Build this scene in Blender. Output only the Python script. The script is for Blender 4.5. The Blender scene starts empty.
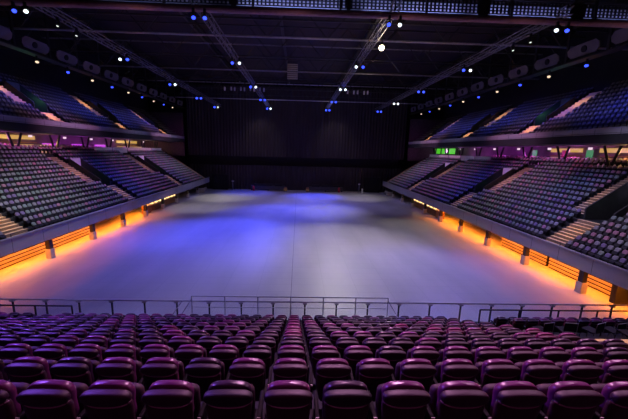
import bpy, bmesh, math, random
from mathutils import Vector, Matrix
random.seed(7)
S = bpy.context.scene
COL = S.collection
PI = math.pi

# ------------------------------------------------------------------ materials
def mat(name, c, rough=0.6, var=0.25, scale=3.0, metal=0.0, spec=0.5, bump=0.0, coat=0.0, streak=None):
    m = bpy.data.materials.new(name); m.use_nodes = True
    nt = m.node_tree; b = nt.nodes['Principled BSDF']
    tc = nt.nodes.new('ShaderNodeTexCoord'); nz = nt.nodes.new('ShaderNodeTexNoise')
    nz.inputs['Scale'].default_value = scale; nz.inputs['Detail'].default_value = 4
    src = tc.outputs['Object']
    if streak:
        mp = nt.nodes.new('ShaderNodeMapping'); mp.inputs['Scale'].default_value = streak
        nt.links.new(src, mp.inputs['Vector']); src = mp.outputs['Vector']
    nt.links.new(src, nz.inputs['Vector'])
    rp = nt.nodes.new('ShaderNodeValToRGB')
    rp.color_ramp.elements[0].position = 0.3; rp.color_ramp.elements[1].position = 0.7
    rp.color_ramp.elements[0].color = (*[x * (1 - var) for x in c], 1)
    rp.color_ramp.elements[1].color = (*[min(1, x * (1 + var)) for x in c], 1)
    nt.links.new(nz.outputs['Fac'], rp.inputs['Fac']); nt.links.new(rp.outputs['Color'], b.inputs['Base Color'])
    b.inputs['Roughness'].default_value = rough; b.inputs['Metallic'].default_value = metal
    b.inputs['Specular IOR Level'].default_value = spec; b.inputs['Coat Weight'].default_value = coat
    if bump:
        bp = nt.nodes.new('ShaderNodeBump'); bp.inputs['Strength'].default_value = bump
        nt.links.new(nz.outputs['Fac'], bp.inputs['Height']); nt.links.new(bp.outputs['Normal'], b.inputs['Normal'])
    return m

def glow(name, c, s):
    m = mat(name, (0.05, 0.05, 0.05), 0.3)
    b = m.node_tree.nodes['Principled BSDF']
    b.inputs['Emission Color'].default_value = (*c, 1); b.inputs['Emission Strength'].default_value = s
    return m

def glassy(name, c, alpha):
    m = mat(name, c, 0.08, 0.05)
    b = m.node_tree.nodes['Principled BSDF']
    b.inputs['Alpha'].default_value = alpha
    return m

M = dict(
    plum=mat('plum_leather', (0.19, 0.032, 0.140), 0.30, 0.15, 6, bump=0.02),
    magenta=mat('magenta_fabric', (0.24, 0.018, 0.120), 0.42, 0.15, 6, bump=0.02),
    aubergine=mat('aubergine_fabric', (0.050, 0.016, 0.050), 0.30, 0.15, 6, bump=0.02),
    plum_back=mat('plum_shaded_leather', (0.045, 0.010, 0.030), 0.52, 0.15, 6), magenta_back=mat('magenta_shaded_fabric', (0.10, 0.010, 0.05), 0.42, 0.15, 6), aubergine_back=mat('aubergine_shaded_fabric', (0.024, 0.009, 0.022), 0.52, 0.15, 6),  # darkened copies for the head rolls, shade put into the colour
    shell=mat('seat_shell', (0.050, 0.014, 0.026), 0.42, 0.2, 20),
    piping=mat('seat_piping', (0.34, 0.16, 0.24), 0.35, 0.05),
    pan=mat('seat_pan', (0.05, 0.012, 0.03), 0.6),
    arm=mat('armrest_plastic', (0.010, 0.009, 0.011), 0.7, spec=0.15),
    plate=mat('number_plate', (0.55, 0.58, 0.5), 0.4),
    pink=mat('dusky_pink_pad', (0.34, 0.15, 0.22), 0.6, 0.12),
    grey=mat('grey_pad', (0.22, 0.20, 0.23), 0.6, 0.12),
    green=mat('green_grey_pad', (0.17, 0.205, 0.195), 0.6, 0.12),
    violet=mat('violet_pad', (0.18, 0.12, 0.24), 0.6, 0.12),
    darkseat=mat('dark_seat_plastic', (0.010, 0.009, 0.012), 0.5),
    concrete=mat('dark_terrace', (0.012, 0.011, 0.014), 0.8, 0.3, 0.7),
    fascia=mat('grey_fascia', (0.27, 0.26, 0.28), 0.45, 0.10, 0.6, streak=(1, 0.3, 2)),
    soffit=mat('soffit', (0.10, 0.095, 0.11), 0.7, 0.15, 0.4),
    darksteel=mat('dark_steel', (0.022, 0.02, 0.022), 0.45, 0.2),
    steel=mat('galvanised_steel', (0.42, 0.41, 0.43), 0.45, 0.15, metal=0.1), truss=mat('dark_truss_tube', (0.20, 0.19, 0.20), 0.45, 0.2, metal=0.3), charcoal=mat('charcoal_pad', (0.12, 0.115, 0.12), 0.6, 0.12),
    pipe=mat('purple_grey_pipe', (0.30, 0.17, 0.19), 0.5, 0.15),
    grate=mat('grating_steel', (0.02, 0.02, 0.024), 0.5, 0.1),
    pad=mat('column_pad', (0.42, 0.39, 0.37), 0.6, 0.12),
    slat=mat('bleacher_slats', (0.50, 0.42, 0.33), 0.55, 0.12, 1, streak=(1, 0.2, 1)),
    gap=mat('bleacher_gaps', (0.02, 0.018, 0.016), 0.7),
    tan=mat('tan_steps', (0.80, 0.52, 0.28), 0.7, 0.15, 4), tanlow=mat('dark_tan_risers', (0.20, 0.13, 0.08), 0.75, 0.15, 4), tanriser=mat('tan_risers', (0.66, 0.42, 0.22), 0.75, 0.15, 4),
    black=mat('black_fabric', (0.010, 0.009, 0.011), 0.85, 0.2),
    curtain=mat('black_curtain', (0.040, 0.031, 0.037), 0.9, 0.2, 0.3, streak=(2, 1, 0.5)),
    parapet=mat('dark_parapet', (0.020, 0.018, 0.020), 0.6),
    pale=mat('pale_panel', (0.55, 0.50, 0.50), 0.6, 0.1),
    roof=mat('roof_deck', (0.030, 0.020, 0.026), 0.8, 0.2, 0.3),
    wall=mat('dark_wall', (0.030, 0.022, 0.030), 0.85, 0.2, 0.3),
    conwall=mat('concourse_wall', (0.16, 0.10, 0.15), 0.7, 0.5, 0.35),
    confloor=mat('concourse_floor', (0.12, 0.1, 0.1), 0.6),
    duct=mat('gallery_panel', (0.15, 0.13, 0.14), 0.6, 0.2, 0.8),
    red=mat('red_enamel', (0.55, 0.03, 0.05), 0.4),
    yellow=mat('yellow_case', (0.55, 0.36, 0.08), 0.5),
    wood=mat('bar_front', (0.35, 0.16, 0.05), 0.55, 0.3, 2, streak=(1, 1, 6)),
    riser=mat('riser_cloth', (0.055, 0.052, 0.058), 0.8),
    white=mat('white_plastic', (0.7, 0.7, 0.7), 0.5, 0.05),
    glass=glassy('balustrade_glass', (0.55, 0.6, 0.7), 0.06),
    lblue=glow('blue_lens', (0.03, 0.06, 1.0), 3.0), lwhite=glow('white_lens', (0.8, 0.92, 1.0), 2.5),
    lwarm=glow('warm_lens', (1.0, 0.72, 0.48), 1.2), lflood=glow('flood_lens', (1.0, 0.82, 0.5), 12),
    ldim=glow('dim_lens', (0.7, 0.8, 0.7), 1.0), lbar=glow('bar_lamp', (1.0, 0.6, 0.22), 3.5),
    lyellow=glow('yellow_strip', (1.0, 0.58, 0.14), 0.55), lgreen=glow('green_window', (0.10, 0.75, 0.03), 0.7),
    lexit=glow('exit_green', (0.04, 0.35, 0.12), 0.6), lamp=glow('concourse_lamp', (1.0, 0.75, 0.9), 0.9),
    lpurple=glow('purple_strip', (0.6, 0.05, 0.8), 0.8),
)

def floor_mat():
    m = mat('arena_floor', (0.42, 0.40, 0.39), 0.42, 0.12, 0.35, spec=0.35, streak=(1, 0.25, 1))
    nt = m.node_tree; b = nt.nodes['Principled BSDF']
    tc = nt.nodes.new('ShaderNodeTexCoord')
    br = nt.nodes.new('ShaderNodeTexBrick')
    br.inputs['Scale'].default_value = 1; br.inputs['Brick Width'].default_value = 2.4; br.inputs['Row Height'].default_value = 1.2
    br.inputs['Mortar Size'].default_value = 0.012; br.offset = 0.0
    br.inputs['Color1'].default_value = (0.97, 0.97, 0.97, 1); br.inputs['Color2'].default_value = (1, 1, 1, 1); br.inputs['Mortar'].default_value = (0.78, 0.78, 0.78, 1)
    nt.links.new(tc.outputs['Object'], br.inputs['Vector'])
    mx = nt.nodes.new('ShaderNodeMixRGB'); mx.blend_type = 'MULTIPLY'; mx.inputs[0].default_value = 1
    old = b.inputs['Base Color'].links[0].from_socket
    nt.links.new(old, mx.inputs[1]); nt.links.new(br.outputs['Color'], mx.inputs[2]); nt.links.new(mx.outputs[0], b.inputs['Base Color'])
    return m
M['floor'] = floor_mat()

# ------------------------------------------------------------------ mesh helpers
class MB:
    def __init__(s): s.v = []; s.f = []; s.m = []; s.smooth = False
    def add(s, vs, fs, mi=0):
        b = len(s.v); s.v += [tuple(p) for p in vs]
        s.f += [tuple(i + b for i in f) for f in fs]; s.m += ([mi] * len(fs) if isinstance(mi, int) else list(mi)); return s
    def quad(s, a, b, c, d, mi=0): return s.add([a, b, c, d], [(0, 1, 2, 3)], mi)
    def box(s, x0, x1, y0, y1, z0, z1, mi=0, top=None):
        x0, x1 = min(x0, x1), max(x0, x1)
        v = [(x, y, z) for z in (z0, z1) for y in (y0, y1) for x in (x0, x1)]
        f = [(0, 2, 3, 1), (4, 5, 7, 6), (0, 1, 5, 4), (2, 6, 7, 3), (0, 4, 6, 2), (1, 3, 7, 5)]
        return s.add(v, f, [mi, mi if top is None else top, mi, mi, mi, mi])
    def prism_y(s, poly, y0, y1, mi=0):       # polygon in x,z pulled along y
        n = len(poly); v = [(x, y0, z) for x, z in poly] + [(x, y1, z) for x, z in poly]
        f = [tuple(range(n)), tuple(range(2 * n - 1, n - 1, -1))] + [(i, i + n, (i + 1) % n + n, (i + 1) % n) for i in range(n)]
        return s.add(v, f, mi)
    def tube(s, pts, r, n=6, mi=0):
        pts = [Vector(p) for p in pts]; rings = []
        for i, p in enumerate(pts):
            d = (pts[min(i + 1, len(pts) - 1)] - pts[max(i - 1, 0)]).normalized()
            a = d.cross(Vector((0, 0, 1)) if abs(d.z) < 0.9 else Vector((1, 0, 0))).normalized(); b = d.cross(a)
            rr = r[i] if isinstance(r, (list, tuple)) else r
            rings.append([p + (a * math.cos(2 * PI * k / n) + b * math.sin(2 * PI * k / n)) * rr for k in range(n)])
        v = [q for rg in rings for q in rg]; f = []
        for i in range(len(pts) - 1):
            f += [(i * n + k, i * n + (k + 1) % n, (i + 1) * n + (k + 1) % n, (i + 1) * n + k) for k in range(n)]
        f += [tuple(range(n - 1, -1, -1)), tuple(range((len(pts) - 1) * n, len(pts) * n))]
        return s.add(v, f, mi)
    def sellip(s, c, a, e=0.45, nu=16, nv=10, mi=0, warp=None):
        sp = lambda w, ex: math.copysign(abs(w) ** ex, w)
        v = []
        for j in range(nv + 1):
            t = -PI / 2 + PI * j / nv
            for i in range(nu):
                q = 2 * PI * i / nu
                p = Vector((c[0] + a[0] * sp(math.cos(t), e) * sp(math.cos(q), e), c[1] + a[1] * sp(math.cos(t), e) * sp(math.sin(q), e), c[2] + a[2] * sp(math.sin(t), e)))
                v.append(warp(p) if warp else p)
        f = [(j * nu + i, j * nu + (i + 1) % nu, (j + 1) * nu + (i + 1) % nu, (j + 1) * nu + i) for j in range(nv) for i in range(nu)]
        s.smooth = True
        return s.add(v, f, mi)
    def mesh(s, name, mats, smooth=None):
        me = bpy.data.meshes.new(name); me.from_pydata(s.v, [], s.f)
        for m in (mats if isinstance(mats, (list, tuple)) else [mats]): me.materials.append(m)
        if any(s.m): me.polygons.foreach_set('material_index', s.m)
        if s.smooth if smooth is None else smooth: me.polygons.foreach_set('use_smooth', [True] * len(s.f))
        me.validate(); me.update(); return me
    def build(s, name, mats, parent=None, smooth=None):
        o = bpy.data.objects.new(name, s.mesh(name, mats, smooth)); COL.objects.link(o)
        if parent: o.parent = parent
        return o

def bevbox(x0, x1, y0, y1, z0, z1, r):
    bm = bmesh.new(); bmesh.ops.create_cube(bm, size=1)
    for v in bm.verts: v.co = Vector(((x0 + x1) / 2 + v.co.x * (x1 - x0), (y0 + y1) / 2 + v.co.y * (y1 - y0), (z0 + z1) / 2 + v.co.z * (z1 - z0)))
    bmesh.ops.bevel(bm, geom=list(bm.edges), offset=r, segments=2, profile=0.5, affect='EDGES')
    bm.verts.index_update(); mb = MB(); mb.add([v.co[:] for v in bm.verts], [[v.index for v in f.verts] for f in bm.faces]); bm.free(); return mb

def tag(o, label, cat, group=None, kind=None):
    o['label'] = label; o['category'] = cat
    if group: o['group'] = group
    if kind: o['kind'] = kind
    return o
def thing(name, loc, label, cat, group=None, rz=0):
    o = bpy.data.objects.new(name, None); COL.objects.link(o); o.location = loc; o.rotation_euler = (0, 0, rz); o.empty_display_size = 0.2
    return tag(o, label, cat, group)
def struct(o): o['kind'] = 'structure'; return o
def copy_tree(o, parent=None):
    c = o.copy(); COL.objects.link(c); c.parent = parent
    for ch in [x for x in KIDS.get(o.name, [])]: copy_tree(ch, c)
    return c
KIDS = {}
def remember(o):
    KIDS[o.name] = list(o.children)
    for c in o.children: remember(c)

ORD = 'first second third fourth fifth sixth seventh eighth ninth tenth eleventh twelfth thirteenth fourteenth fifteenth sixteenth seventeenth eighteenth nineteenth twentieth'.split()
def nth(i):                                     # 1-based
    if i <= 20: return ORD[i - 1]
    tens = {2: 'twenty', 3: 'thirty', 4: 'forty', 5: 'fifty'}[i // 10]
    return {2: 'twentieth', 3: 'thirtieth', 4: 'fortieth', 5: 'fiftieth'}[i // 10] if i % 10 == 0 else tens + '-' + ORD[i % 10 - 1]

# ------------------------------------------------------------------ camera
F = 321.11; TH = 0.1826; PS = 0.0301; RO = 0.0240
EYE = Vector((0.35, 0, 10))
fw = Vector((math.sin(PS) * math.cos(TH), math.cos(PS) * math.cos(TH), -math.sin(TH)))
ri = Vector((math.cos(PS), -math.sin(PS), 0)); up = ri.cross(fw)
r2 = ri * math.cos(RO) + up * math.sin(RO); u2 = up * math.cos(RO) - ri * math.sin(RO)
cd = bpy.data.cameras.new('camera'); cam = bpy.data.objects.new('camera', cd); COL.objects.link(cam)
cd.sensor_width = 36; cd.lens = 36 * F / 628; cd.shift_x = (314 - 307.07) / 628; cd.clip_end = 400
cam.matrix_world = Matrix(((r2.x, u2.x, -fw.x, EYE.x), (r2.y, u2.y, -fw.y, EYE.y), (r2.z, u2.z, -fw.z, EYE.z), (0, 0, 0, 1)))
S.camera = cam
def px(p):
    q = Vector(p) - EYE; d = q.dot(fw)
    if d < 0.3: return None
    return (307.07 + F * q.dot(r2) / d, 209.5 - F * q.dot(u2) / d, d)

# ------------------------------------------------------------------ the room
YF = 84.0
mb = MB(); mb.quad((-38, -12, 0), (38, -12, 0), (38, YF + 2, 0), (-38, YF + 2, 0)); struct(mb.build('floor', M['floor']))
mb = MB(); mb.box(-0.02, 0.02, 14, 79.5, 0.0005, 0.004); struct(mb.build('trim_1', mat('floor_seam', (0.16, 0.15, 0.17), 0.6)))
mb = MB(); mb.box(-38, 38, -12, YF + 2, 26, 26.4); struct(mb.build('ceiling', M['roof']))
for nm, b in dict(wall_left=(-38.3, -38, -12, YF + 2, 0, 26), wall_right=(38, 38.3, -12, YF + 2, 0, 26), wall_front=(-38, 38, -12.3, -12, 0, 26), wall_back=(-38, 38, YF + 2, YF + 2.3, 0, 26)).items():
    struct(MB().box(*b).build(nm, M['wall']))

# ------------------------------------------------------------------ stands at the two sides
YLO, YHI = 12.0, 78.6
LX, LDX, LZ, LDZ, LN = 21.6, 0.63, 2.55, 0.415, 15
UX, UDX, UZ, UDZ, UN = 27.05, 0.75, 11.95, 0.54, 11
LV = [(24.2, 26.9, 6, 12), (42.5, 44.7, 6, 12), (60.4, 62.8, 6, 12)]     # entrances cut in the lower stand
UV = [(39.1, 41.2, 4, 8), (53.8, 56.2, 4, 8), (70.4, 72.6, 4, 8)]
SIDE = {-1: 'left', 1: 'right'}

def terrace(s, X, dX, Z, dZ, n, voids, zedge, zback):
    mb = MB(); cuts = sorted({YLO, YHI, *[v[0] for v in voids], *[v[1] for v in voids]})
    for y0, y1 in zip(cuts, cuts[1:]):
        vd = next((v for v in voids if v[0] <= y0 and y1 <= v[1]), None)
        pts = [(X - 0.35, zedge)]
        for k in range(n):
            z = Z + dZ * k
            if vd and vd[2] <= k < vd[3]: z = Z + dZ * (vd[2] - 1)
            pts += [(X + dX * k - (0 if k else 0.35), z), (X + dX * (k + 1), z)]
        pts += [(pts[-1][0], zback)]
        for (xa, za), (xb, zb) in zip(pts, pts[1:]):
            mb.quad((s * xa, y0, za), (s * xb, y0, zb), (s * xb, y1, zb), (s * xa, y1, za))
    # far end and underside
    poly = [(s * (X - 0.35), zedge)]
    for k in range(n): poly += [(s * (X + dX * k), Z + dZ * k), (s * (X + dX * (k + 1)), Z + dZ * k)]
    return mb, poly

def entrance(s, v, X, dX, Z, dZ, tier, idx, green):
    y0, y1, k0, k1 = v; zf = Z + dZ * (k0 - 1); xa, xb = X + dX * k0, X + dX * k1
    t = thing('stand_entrance', (s * xa, (y0 + y1) / 2, zf), f'dark walled entrance cut into the {SIDE[s]} {tier} stand, {nth(idx + 1)} from the near end', 'entrance', 'entrances in the stands')
    def loc(b): b.v = [(x - s * xa, y - (y0 + y1) / 2, z - zf) for x, y, z in b.v]; return b
    zt = lambda k: Z + dZ * k
    for ya in (y0, y1 - 0.14):
        poly = [(s * xa, zf + 0.01), (s * xb, zf + 0.01), (s * xb, zt(k1) + 0.75), (s * (xa + 0.2), zt(k0) + 0.75), (s * xa, zt(k0) + 0.55)]
        loc(MB().prism_y(poly, ya, ya + 0.14)).build('parapet', M['parapet'], t)
    r = loc(MB().box(s * (xb - 0.12), s * (xb - 0.02), y0 + 0.14, y1 - 0.14, zf + 2.05, zt(k1) + 0.7)).build('rear_wall', M['pale'] if tier == 'lower' else M['parapet'], t)
    loc(MB().box(s * (xb - 0.10), s * (xb - 0.03), y0 + 0.14, y1 - 0.14, zf + 0.02, zf + 2.0)).build('doorway', M['black'], t)
    loc(MB().box(s * (xb - 0.2), s * (xb - 0.12), (y0 + y1) / 2 - 0.5, (y0 + y1) / 2 + 0.5, zf + 1.75, zf + 2.05)).build('door_light', M['lexit'], t)
    if green:
        l = bpy.data.lights.new('entrance_glow', 'POINT'); l.energy = 22 if tier == 'upper' else 3; l.color = (0.3, 1, 0.5); l.shadow_soft_size = 0.2
        o = bpy.data.objects.new('entrance_glow', l); COL.objects.link(o); o.location = (s * (xa + 0.9), (y0 + y1) / 2, zf + 1.7)
    return t

def stairs(s, y0, y1, k0, k1, X, dX, Z, dZ, label, grp):
    up_ = X > 25
    t = thing('aisle_stairs', (s * (X + dX * k0), (y0 + y1) / 2, Z + dZ * k0), label, 'stairs', grp)
    ox, oy, oz = t.location
    a, b = MB(), MB()
    for k in range(k0, k1):
        x = X + dX * k; z = Z + dZ * k
        a.box(s * x - ox, s * (x + dX * 0.52) - ox, y0 - oy, y1 - oy, z + 0.004 - oz, z + 0.025 - oz, 1, 0)
        b.box(s * x - ox, s * (x + 0.07) - ox, y0 - oy, y1 - oy, z + 0.026 - oz, z + 0.032 - oz)
        if k > k0: a.box(s * (x - 0.03) - ox, s * (x - 0.002) - ox, y0 - oy, y1 - oy, z - dZ / 2 + 0.001 - oz, z + 0.025 - oz, 1, 0)
        if k + 1 < k1:
            xh = x + dX * 0.5
            a.box(s * xh - ox, s * (x + dX - 0.032) - ox, y0 - oy, y1 - oy, z + 0.026 - oz, z + dZ / 2 - oz, 1, 0)
            b.box(s * xh - ox, s * (xh + 0.07) - ox, y0 - oy, y1 - oy, z + dZ / 2 + 0.001 - oz, z + dZ / 2 + 0.007 - oz)
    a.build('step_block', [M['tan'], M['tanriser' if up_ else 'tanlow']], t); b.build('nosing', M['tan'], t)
    return t

SLOTS = []       # every seat place in the side stands: side, tier, row, index, y
for s in (-1, 1):
    sd = SIDE[s]
    # ---- lower stand
    mb, poly = terrace(s, LX, LDX, LZ, LDZ, LN, LV, 1.9, 8.78)
    zt = LZ + LDZ * LN
    xc = LX + LDX * LN
    mb.quad((s * xc, YLO, 8.78), (s * 36.6, YLO, 8.78), (s * 36.6, YHI, 8.78), (s * xc, YHI, 8.78))           # concourse floor
    mb.quad((s * 21.25, YLO, 1.85), (s * 25.2, YLO, 3.5), (s * 25.2, YHI, 3.5), (s * 21.25, YHI, 1.85), 1)        # underside
    pl = poly + [(s * xc, 3.5), (s * 25.2, 3.5)]
    mb.add([(x, YHI, z) for x, z in pl], [tuple(range(len(pl)))])
    struct(mb.build('lower_terrace_' + sd, [M['concrete'], M['soffit']]))
    struct(MB().box(s * 25.2, s * 25.5, YLO, YHI, 0, 3.6).build('wall_undercroft_' + sd, mat('undercroft_wall_' + sd, (0.30, 0.24, 0.18), 0.7, 0.2)))
    # fascia of the lower stand
    t = thing('fascia_barrier', (s * 21.2, 45, 1.82), f'long grey fascia along the front of the {sd} lower stand', 'barrier', 'stand fascias')
    L0, L1 = YLO - 45, YHI - 45
    MB().prism_y([(0, 0), (s * 0.12, 0), (s * 0.12, 1.2), (-s * 0.12, 1.2), (-s * 0.12, 1.1), (0, 1.06)], L0, L1).build('panel', M['fascia'], t)
    c = MB()
    for k in range(int((YHI - YLO) / 3.0)): c.box(-s * 0.004, s * 0.01, L0 + 3 * k, L0 + 3 * k + 0.03, 0.02, 1.05)
    c.build('joint', M['darksteel'], t)
    r = MB().tube([(s * 0.02, L0, 1.45), (s * 0.02, L1, 1.45)], 0.022).build('guard_rail', M['darksteel'], t)
    c = MB()
    for k in range(int((YHI - YLO) / 2.0) + 1): c.box(s * 0.0, s * 0.04, L0 + 2 * k, L0 + 2 * k + 0.04, 1.2, 1.45)
    c.build('rail_post', M['darksteel'], r)
    # ---- upper stand
    mb, poly = terrace(s, UX, UDX, UZ, UDZ, UN, UV, 11.2, 26)
    mb.quad((s * 26.8, YLO, 11.7), (s * 28.6, YLO, 11.15), (s * 28.6, YHI, 11.15), (s * 26.8, YHI, 11.7), 1)
    mb.quad((s * 28.6, YLO, 11.15), (s * 37.9, YLO, 11.4), (s * 37.9, YHI, 11.4), (s * 28.6, YHI, 11.15), 1)
    pl = poly + [(s * 35.3, 11.3), (s * 28.6, 11.15)]
    mb.add([(x, YHI, z) for x, z in pl], [tuple(range(len(pl)))])
    struct(mb.build('upper_terrace_' + sd, [M['concrete'], M['soffit']]))
    t = thing('fascia_barrier', (s * 26.78, 45, 11.68), f'long grey fascia along the front of the {sd} upper stand', 'barrier', 'stand fascias')
    MB().prism_y([(0, 0), (s * 0.12, 0), (s * 0.12, 0.85), (-s * 0.08, 0.85), (-s * 0.08, 0.78), (0, 0.75)], L0, L1).build('panel', M['fascia'], t)
    c = MB()
    for k in range(int((YHI - YLO) / 2.4)): c.box(-s * 0.004, s * 0.01, L0 + 2.4 * k, L0 + 2.4 * k + 0.04, 0.02, 0.74)
    c.build('joint', M['darksteel'], t)
    MB().box(-s * 0.02, s * 0.0, L0, L1, 0.36, 0.39).build('groove', M['darksteel'], t)
    # ---- entrances, stairs
    for i, v in enumerate(LV): entrance(s, v, LX, LDX, LZ, LDZ, 'lower', i, True)
    for i, v in enumerate(UV): entrance(s, v, UX, UDX, UZ, UDZ, 'upper', i, i == 0)
    low = [(24.7, 26.7), (42.7, 44.7), (60.7, 62.8)]; upp = [(27.1, 28.6), (40.3, 42.3), (58.3, 60.25)]
    for i, (a, b) in enumerate(low):
        stairs(s, a, b, 0, 6, LX, LDX, LZ, LDZ, f'tan stairs from the fascia up to the {nth(i + 1)} entrance of the {sd} lower stand', 'stairs in the lower stands')
    for i, (a, b) in enumerate(upp):
        stairs(s, a, b, 6, 15, LX, LDX, LZ, LDZ, f'tan stairs climbing past the {nth(i + 1)} entrance to the top of the {sd} lower stand', 'stairs in the lower stands')
    stairs(s, 76.9, 78.4, 0, 15, LX, LDX, LZ, LDZ, f'tan stairs along the far end of the {sd} lower stand', 'stairs in the lower stands')
    ulow = [(38.9, 40.9), (53.8, 55.8), (70.3, 72.2)]; uupp = [(37.0, 38.95), (51.7, 53.65), (68.3, 70.25)]
    for i, (a, b) in enumerate(ulow):
        stairs(s, a, b, 0, 4, UX, UDX, UZ, UDZ, f'tan stairs from the fascia up to the {nth(i + 1)} entrance of the {sd} upper stand', 'stairs in the upper stands')
    for i, (a, b) in enumerate(uupp):
        stairs(s, a, b, 4, 11, UX, UDX, UZ, UDZ, f'tan stairs climbing past the {nth(i + 1)} entrance to the top of the {sd} upper stand', 'stairs in the upper stands')
    # ---- seat places
    def free(y, k, voids, lo, hi, kv):
        if any(v[0] - 0.3 < y < v[1] + 0.3 and v[2] <= k < v[3] for v in voids): return False
        return not any(a - 0.24 < y < b + 0.24 for a, b in (lo if k < kv else hi))
    for k in range(LN):
        for i in range(int((76.4 - 16) / 0.53)):
            y = 16.2 + 0.53 * i
            if free(y, k, LV, low, upp, 6): SLOTS.append((s, 'lower', k, i, LX + LDX * k + 0.40, y, LZ + LDZ * k))
    for k in range(UN):
        for i in range(int((78.3 - 18) / 0.53)):
            y = 18.2 + 0.53 * i
            if free(y, k, UV, ulow, uupp, 4): SLOTS.append((s, 'upper', k, i, UX + UDX * k + 0.47, y, UZ + UDZ * k))
    # club seats in loose rows on the concourse edge
    for k in range(3):
        for i in range(62):
            y = 18.4 + 0.6 * i
            if (i // 5 + k) % 5 != 4: SLOTS.append((s, 'club', k, i, 31.5 + 0.85 * k, y + 0.2 * k, 8.79 + 0.16 * k))

# ------------------------------------------------------------------ seats of the side stands
def seat_parts():
    sh, pd, pn = MB(), MB(), MB()
    sh.box(-0.03, 0.03, -0.16, 0.02, 0, 0.44); sh.box(-0.205, 0.205, -0.16, -0.10, 0.30, 0.62)
    prof = [(-0.165, 0.575), (0.165, 0.575), (0.190, 0.66), (0.18, 0.78), (0.12, 0.85), (-0.12, 0.85), (-0.18, 0.78), (-0.190, 0.66)]
    n = len(prof); lean = lambda z: -0.30 * (z - 0.44)
    v = [(x, -0.10 + lean(z), z) for x, z in prof] + [(x * 0.97, -0.02 + lean(z), 0.555 + (z - 0.555) * 0.97) for x, z in prof] + [(x * 0.75, 0.01 + lean(z), 0.585 + (z - 0.555) * 0.80) for x, z in prof]
    f = [tuple(range(n - 1, -1, -1))]
    for r in (0, 1): f += [(r * n + i, r * n + (i + 1) % n, (r + 1) * n + (i + 1) % n, (r + 1) * n + i) for i in range(n)]
    f += [tuple(range(2 * n, 3 * n))]
    pd.add(v, f)
    pn.add([(x, 0.02 + y * 1.0 - 0.12 * (z - 0.4), z) for z, y, w in ((0.38, 0.10, 0.19), (0.60, 0.03, 0.20)) for x, y in ((-w, y), (w, y), (w, y - 0.06), (-w, y - 0.06))],
           [(0, 3, 2, 1), (4, 5, 6, 7), (0, 1, 5, 4), (1, 2, 6, 5), (2, 3, 7, 6), (3, 0, 4, 7)])
    return sh, pd, pn
sh, pd, pn = seat_parts()
PADS = ['pink', 'grey', 'green', 'violet', 'charcoal']
def pad_of(s, tier, k, i):
    r = random.Random(hash((s, len(tier) * 7 + ord(tier[0]), k, i)) & 0xffffff).random()
    if tier == 'upper': return 4
    if tier == 'club': return 0 if r < 0.6 else 1
    return 0 if r < 0.20 else 1 if r < 0.56 else 2 if r < 0.82 else 3
def rot(p, s):   # seats face the floor: local +y -> -s x
    x, y, z = p; return (-s * y, s * x, z)
ranked = []
for q in SLOTS:
    s, tier, k, i, x, y, z = q
    if tier != 'lower': continue
    c = px((s * x, y, z + 0.65))
    if c and 4 < c[0] < 624 and 3 < c[1] < 414: ranked.append((c[2], q))
ranked.sort(key=lambda t: t[0]); chosen = [q for _, q in ranked[:300]]; cs = set(chosen)
# the count of a seat within its row, reckoned from the wide stairs
CNAME = ['dusky-pink', 'grey', 'green-grey', 'violet']
pad_mesh = [pd.mesh('back_pad', M[c]) for c in PADS]
shell_mesh = sh.mesh('stadium_seat', M['darkseat']); pan_mesh = pn.mesh('folded_pan', M['darkseat'])
def count_in_row(q):
    s, tier, k, i, x, y, z = q
    row = sorted([p[5] for p in SLOTS if p[0] == s and p[1] == tier and p[2] == k])
    ref = 25.7 if k < 6 else 25.6
    if y > ref: return 'beyond', [p for p in row if p > ref].index(y) + 1
    return 'before', [p for p in row if p < ref][::-1].index(y) + 1
for q in chosen:
    s, tier, k, i, x, y, z = q; m = pad_of(s, tier, k, i)
    o = bpy.data.objects.new('stadium_seat', shell_mesh); COL.objects.link(o)
    o.location = (s * x, y, z + 0.001); o.rotation_euler = (0, 0, PI / 2 * s)
    for nm, me in (('back_pad', pad_mesh[m]), ('folded_pan', pan_mesh)):
        c = bpy.data.objects.new(nm, me); COL.objects.link(c); c.parent = o
    w, nn = count_in_row(q)
    if k < 6: lab = f'{CNAME[m]} folding seat, {SIDE[s]} lower stand, {nth(k + 1)} row up, {nth(nn)} seat {w} the near wide stairs'
    else: lab = f'{CNAME[m]} folding seat, {SIDE[s]} lower stand, {nth(k + 1)} row up, {nth(nn)} seat {w} the near entrance'
    tag(o, lab, 'seat', f'folding seats in the {SIDE[s]} lower stand')
rest = MB()
for q in SLOTS:
    if q in cs: continue
    s, tier, k, i, x, y, z = q; m = pad_of(s, tier, k, i)
    a = 0 if tier != 'club' else random.uniform(-0.3, 0.3)
    for part, mi in ((sh, 5), (pd, m), (pn, 5)):
        rest.add([(px_ + s * x, py_ + y, pz_ + z) for px_, py_, pz_ in (rot(p, s) for p in part.v)], part.f, mi)
o = rest.build('stand_seats', [M[c] for c in PADS] + [M['darkseat']])
tag(o, 'rows of grey, pink and blue-lit folding seats filling the side stands', 'seats', None, 'stuff')

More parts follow.
